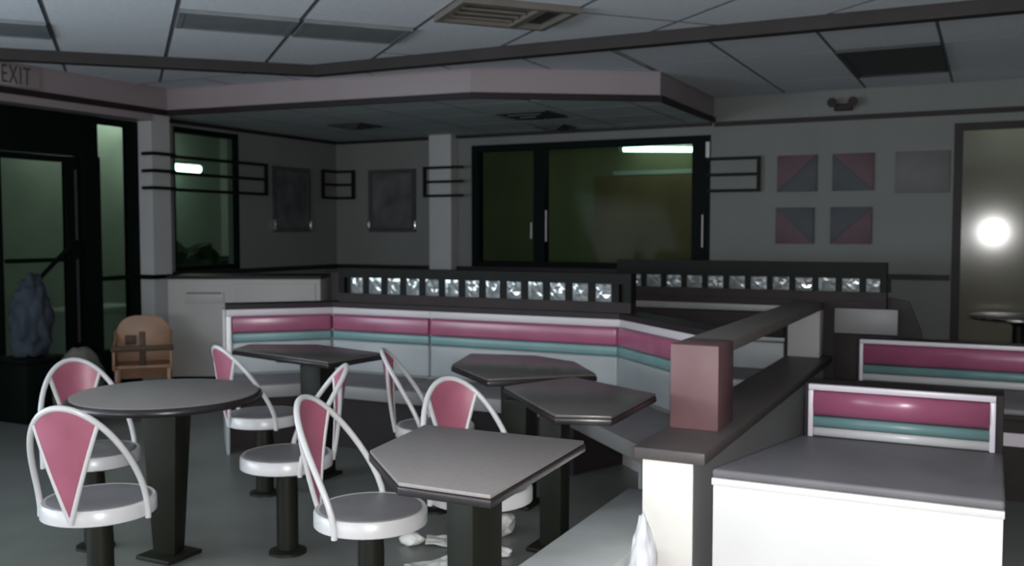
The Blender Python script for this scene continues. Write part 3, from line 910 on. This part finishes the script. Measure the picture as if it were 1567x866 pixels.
poly_table('dark six-sided dining table before the banquette seam', [(-2.58, 4.42), (-2.72, 4.88), (-2.34, 4.97), (-2.03, 4.83), (-1.75, 4.45), (-2.16, 4.05)], (-2.22, 4.52), 'table_dark')
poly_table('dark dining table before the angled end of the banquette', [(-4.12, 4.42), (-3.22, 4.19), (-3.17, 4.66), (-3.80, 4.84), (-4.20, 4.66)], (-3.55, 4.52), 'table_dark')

# ------------------------------------------------------------------ swivel chairs
SR = .205
def surf(x, z):
    yy = math.sqrt(max(0, (SR + .004) ** 2 - x * x))
    return (x, -yy - .15 * (z - .42), z)
def arch2(th):
    return (SR * math.cos(th), .425 + .415 * math.sin(th) ** .85)
def make_chair():
    t = thing('swivel_chair', 'chair', 'chair')
    lathe('seat_pan', [(.15, .390), (.19, .393), (SR, .40), (SR, .446), (.198, .455), (.185, .452)], 'white_metal', t, local=True)
    lathe('seat_cushion', [(.184, .446), (.184, .456), (.17, .459), (.1, .456), (.02, .455)], 'seat_light', t, local=True)
    pts = []
    for k in range(41):
        th = math.pi * k / 40
        x, z = arch2(th)
        pts.append(surf(x, z))
    pts = [(pts[0][0], pts[0][1], .392)] + pts + [(pts[-1][0], pts[-1][1], .392)]
    tube('hoop', pts, .0115, 'white_metal', t, local=True)
    tip = (0, .425)
    A = R(56)
    for s in (-1, 1):
        e = arch2(math.pi / 2 + s * (math.pi / 2 - A))
        tube('brace', [surf(tip[0] + (e[0] - tip[0]) * k / 8 - 0, tip[1] - .012 + (e[1] - tip[1] + .012) * k / 8) for k in range(9)], .0095, 'white_metal', t, local=True, seg=8)
    # pink fan-shaped panel
    NA, NB = 10, 8
    V, Fc = [], []
    for side in (0, 1):
        for j in range(NB + 1):
            for i in range(NA + 1):
                a = -1 + 2 * i / NA
                e = arch2(math.pi / 2 + a * (math.pi / 2 - A))
                b = .04 + .955 * j / NB
                x, z = tip[0] + (e[0] - tip[0]) * b, tip[1] + (e[1] - tip[1]) * b
                p = surf(x, z)
                V.append((p[0] * (1 - .02 * side), p[1] + (.006 if side else -.006), p[2]))
    n = (NA + 1) * (NB + 1)
    for j in range(NB):
        for i in range(NA):
            q = (j * (NA + 1) + i, j * (NA + 1) + i + 1, (j + 1) * (NA + 1) + i + 1, (j + 1) * (NA + 1) + i)
            Fc.append(q); Fc.append(tuple(k + n for k in q)[::-1])
    rim = [i for i in range(NA + 1)] + [(j) * (NA + 1) + NA for j in range(1, NB + 1)] + [NB * (NA + 1) + i for i in range(NA - 1, -1, -1)] + [j * (NA + 1) for j in range(NB - 1, 0, -1)]
    for k in range(len(rim)):
        a, b = rim[k], rim[(k + 1) % len(rim)]
        Fc.append((a, b, b + n, a + n))
    mk('back_panel', V, Fc, 'pink', t, smooth=True, local=True, sharp=50)
    tube('post', [(0, 0, .02), (0, 0, .30), (0, 0, .389)], [.048, .048, .042], 'pedestal', t, local=True, seg=18)
    lathe('mount_plate', [(.10, .372), (.11, .38), (.11, .3895)], 'pedestal', t, local=True, seg=24)
    lathe('floor_flange', [(.085, 0), (.083, .012), (.055, .022)], 'pedestal', t, local=True, seg=24)
    return t
M['seat_light'] = mat('seat_pad', (0.17, 0.165, 0.17), 0.45, var=0.08, scale=8)
proto = make_chair()
CH = [  # centre, rear direction, label
    ((-2.98, 2.48), (.40, -.916), 'pink-backed white swivel chair with its back turned beside the round table'),
    ((-1.99, 2.83), (-.985, -.17), 'pink-backed white swivel chair drawn up to the cut-corner table'),
    ((-2.82, 3.36), (.72, .69), 'swivel chair between the round table and the cut-corner table'),
    ((-3.57, 4.07), (-.35, -.94), 'swivel chair before the table at the angled end of the banquette'),
    ((-2.56, 4.22), (-.90, -.43), 'narrow-looking swivel chair turned edge-on before the banquette seam'),
    ((-1.78, 3.28), (-.85, .50), 'swivel chair on the far side of the cut-corner table, seat under the tabletop'),
    ((-3.66, 3.02), (-.93, .36), 'pink-backed white swivel chair on the door side of the round table'),
]
for i, (c, rd, lab) in enumerate(CH):
    o = proto if i == 0 else copy_tree(proto)
    o.location = (c[0], c[1], 0)
    o.rotation_euler = (0, 0, math.atan2(rd[1], rd[0]) + math.pi / 2)
    o['label'] = lab
    o['group'] = 'pink-backed swivel chairs'

# ------------------------------------------------------------------ wooden high chair
hc = thing('high_chair', 'tan wooden child high chair with rounded back beside the cabinet', 'high chair', (-6.45, 5.85, 0), R(46))
prof = [(-.23, .18), (.23, .18), (.23, .52)] + [(.23 * math.cos(a) if False else .23 * abs(math.cos(a)) ** .6 * (1 if math.cos(a) > 0 else -1), .52 + .21 * math.sin(a)) for a in [R(q) for q in range(12, 180, 12)]] + [(-.23, .52)]
extrude('backrest', [(x, .16, z) for x, z in prof], (0, .022, 0), 'wood', hc, local=True, bevel=.004)
for x in (-.235, .213):
    extrude('side_panel', [(x, -.20, .30), (x, .158, .30), (x, .158, .60), (x, .05, .52), (x, -.20, .50)], (.022, 0, 0), 'wood', hc, local=True, bevel=.004)
box('seat', -.21, .21, -.18, .158, .31, .335, 'wood', hc, local=True, bevel=.004)
box('tray_bar', -.245, .245, -.235, -.202, .46, .505, 'wood_dark', hc, local=True, bevel=.006)
box('crotch_post', -.025, .025, -.20, -.165, .336, .62, 'wood_dark', hc, local=True, bevel=.006)
box('strap_buckle', -.15, -.06, .13, .158, .48, .56, 'wood_dark', hc, local=True, bevel=.006)
for x in (-.22, .19):
    for y in (-.19, .12):
        box('leg', x, x + .03, y, y + .035, 0, .309, 'wood', hc, local=True, bevel=.004)
box('stretcher', -.19, .19, -.185, -.16, .12, .16, 'wood', hc, local=True)

# ------------------------------------------------------------------ bundle by the door, bags and litter
def lump(name, loc, dims, m, seed, amp=.16, freq=2.6, sub=4, taper=0.0, rot=0.0):
    bm = bmesh.new()
    bmesh.ops.create_icosphere(bm, subdivisions=sub, radius=1)
    off = Vector((seed * 3.7, seed * 1.9, seed * 5.1))
    for vv in bm.verts:
        k = 1 + amp * noise.noise(vv.co * freq + off) + amp * .5 * noise.noise(vv.co * freq * 2.7 + off)
        p = vv.co * k
        z = max(-.93, p.z)
        tp = 1 - taper * (z + .93) / 2
        vv.co = Vector((p.x * dims[0] * tp, p.y * dims[1] * tp, (z + .93) * dims[2]))
    bmesh.ops.rotate(bm, verts=bm.verts, cent=(0, 0, 0), matrix=Matrix.Rotation(rot, 3, 'Z'))
    me = bpy.data.meshes.new(name)
    for f_ in bm.faces: f_.smooth = sub > 2
    bm.to_mesh(me); bm.free()
    me.materials.append(M[m])
    o = bpy.data.objects.new(name, me)
    COL.objects.link(o)
    o.location = loc
    return o
t = thing('waste_bin', 'black square bin by the glass door under the blue jacket', 'bin', (-6.62, 4.92, 0))
prism('bin_body', [(-6.80, 4.72), (-6.44, 4.72), (-6.44, 5.08), (-6.80, 5.08)], 0, .46, 'black', t, bevel=.02)
box('bin_rim', -6.82, -6.42, 4.70, 5.10, .46, .49, 'black', t, bevel=.008)
tag(lump('jacket', (-6.62, 4.92, .49), (.16, .18, .32), 'blue', 3, .30, 2.6, taper=.35), 'crumpled blue jacket heaped on the black bin by the door', 'jacket')
tag(lump('cloth_sack', (-6.10, 4.92, 0), (.20, .17, .30), 'tan', 5, .15, 2.0), 'tan cloth sack on the floor by the glass door', 'sack')
tag(lump('plastic_bag', (-1.188, 3.52, 0), (.07, .07, .18), 'plastic', 8, .22, 2.4, taper=.55), 'white plastic bag leaning on the pale partition end', 'bag')
def flat_paper(loc, w, h, rz, seed, label):
    n = 5
    V, Fc = [], []
    for j in range(n + 1):
        for i in range(n + 1):
            x, y = w * (i / n - .5), h * (j / n - .5)
            z = .006 + .03 * abs(noise.noise(Vector((x * 14, y * 14, seed * 2.3)))) + .02 * abs(i / n - .5)
            c_, s_ = math.cos(rz), math.sin(rz)
            V.append((loc[0] + x * c_ - y * s_, loc[1] + x * s_ + y * c_, z))
    m_ = len(V)
    V += [(x, y, max(.001, z - .004)) for x, y, z in V]
    zmin = min(v_[2] for v_ in V)
    V = [(x, y, z - zmin + .0005) for x, y, z in V]
    for j in range(n):
        for i in range(n):
            q = (j*(n+1)+i, j*(n+1)+i+1, (j+1)*(n+1)+i+1, (j+1)*(n+1)+i)
            Fc.append(q); Fc.append(tuple(k + m_ for k in q)[::-1])
    rim = list(range(n + 1)) + [j*(n+1)+n for j in range(1, n+1)] + [n*(n+1)+i for i in range(n-1, -1, -1)] + [j*(n+1) for j in range(n-1, 0, -1)]
    for k in range(len(rim)):
        a, b = rim[k], rim[(k+1) % len(rim)]
        Fc.append((a, b, b + m_, a + m_))
    return tag(mk('paper_sheet', V, Fc, 'paper'), label, 'paper', 'paper litter on the floor')
flat_paper((-2.24, 3.80), .20, .15, .5, 1, 'flat creased white paper on the floor under the cut-corner table')
flat_paper((-2.13, 3.49), .22, .12, 1.0, 2, 'long creased white paper on the floor beside the chair post')
for (x, y, d, s, lab) in ((-2.37, 3.70, (.06, .05, .03), 11, 'small crumpled paper ball on the floor beside the flat paper'),
                          (-2.36, 4.08, (.03, .03, .02), 12, 'tiny crumpled paper scrap on the floor behind the flat paper'),
                          (-2.08, 4.02, (.07, .10, .05), 13, 'pale crumpled wrapper on the floor behind the table pedestal'),
                          (-1.93, 3.75, (.05, .04, .022), 14, 'pale flattened cup on the floor near the pale floor strip')):
    tag(lump('crumpled_paper', (x, y, 0.0), d, 'paper', s, .35, 2.2, sub=2), lab, 'paper', 'paper litter on the floor')
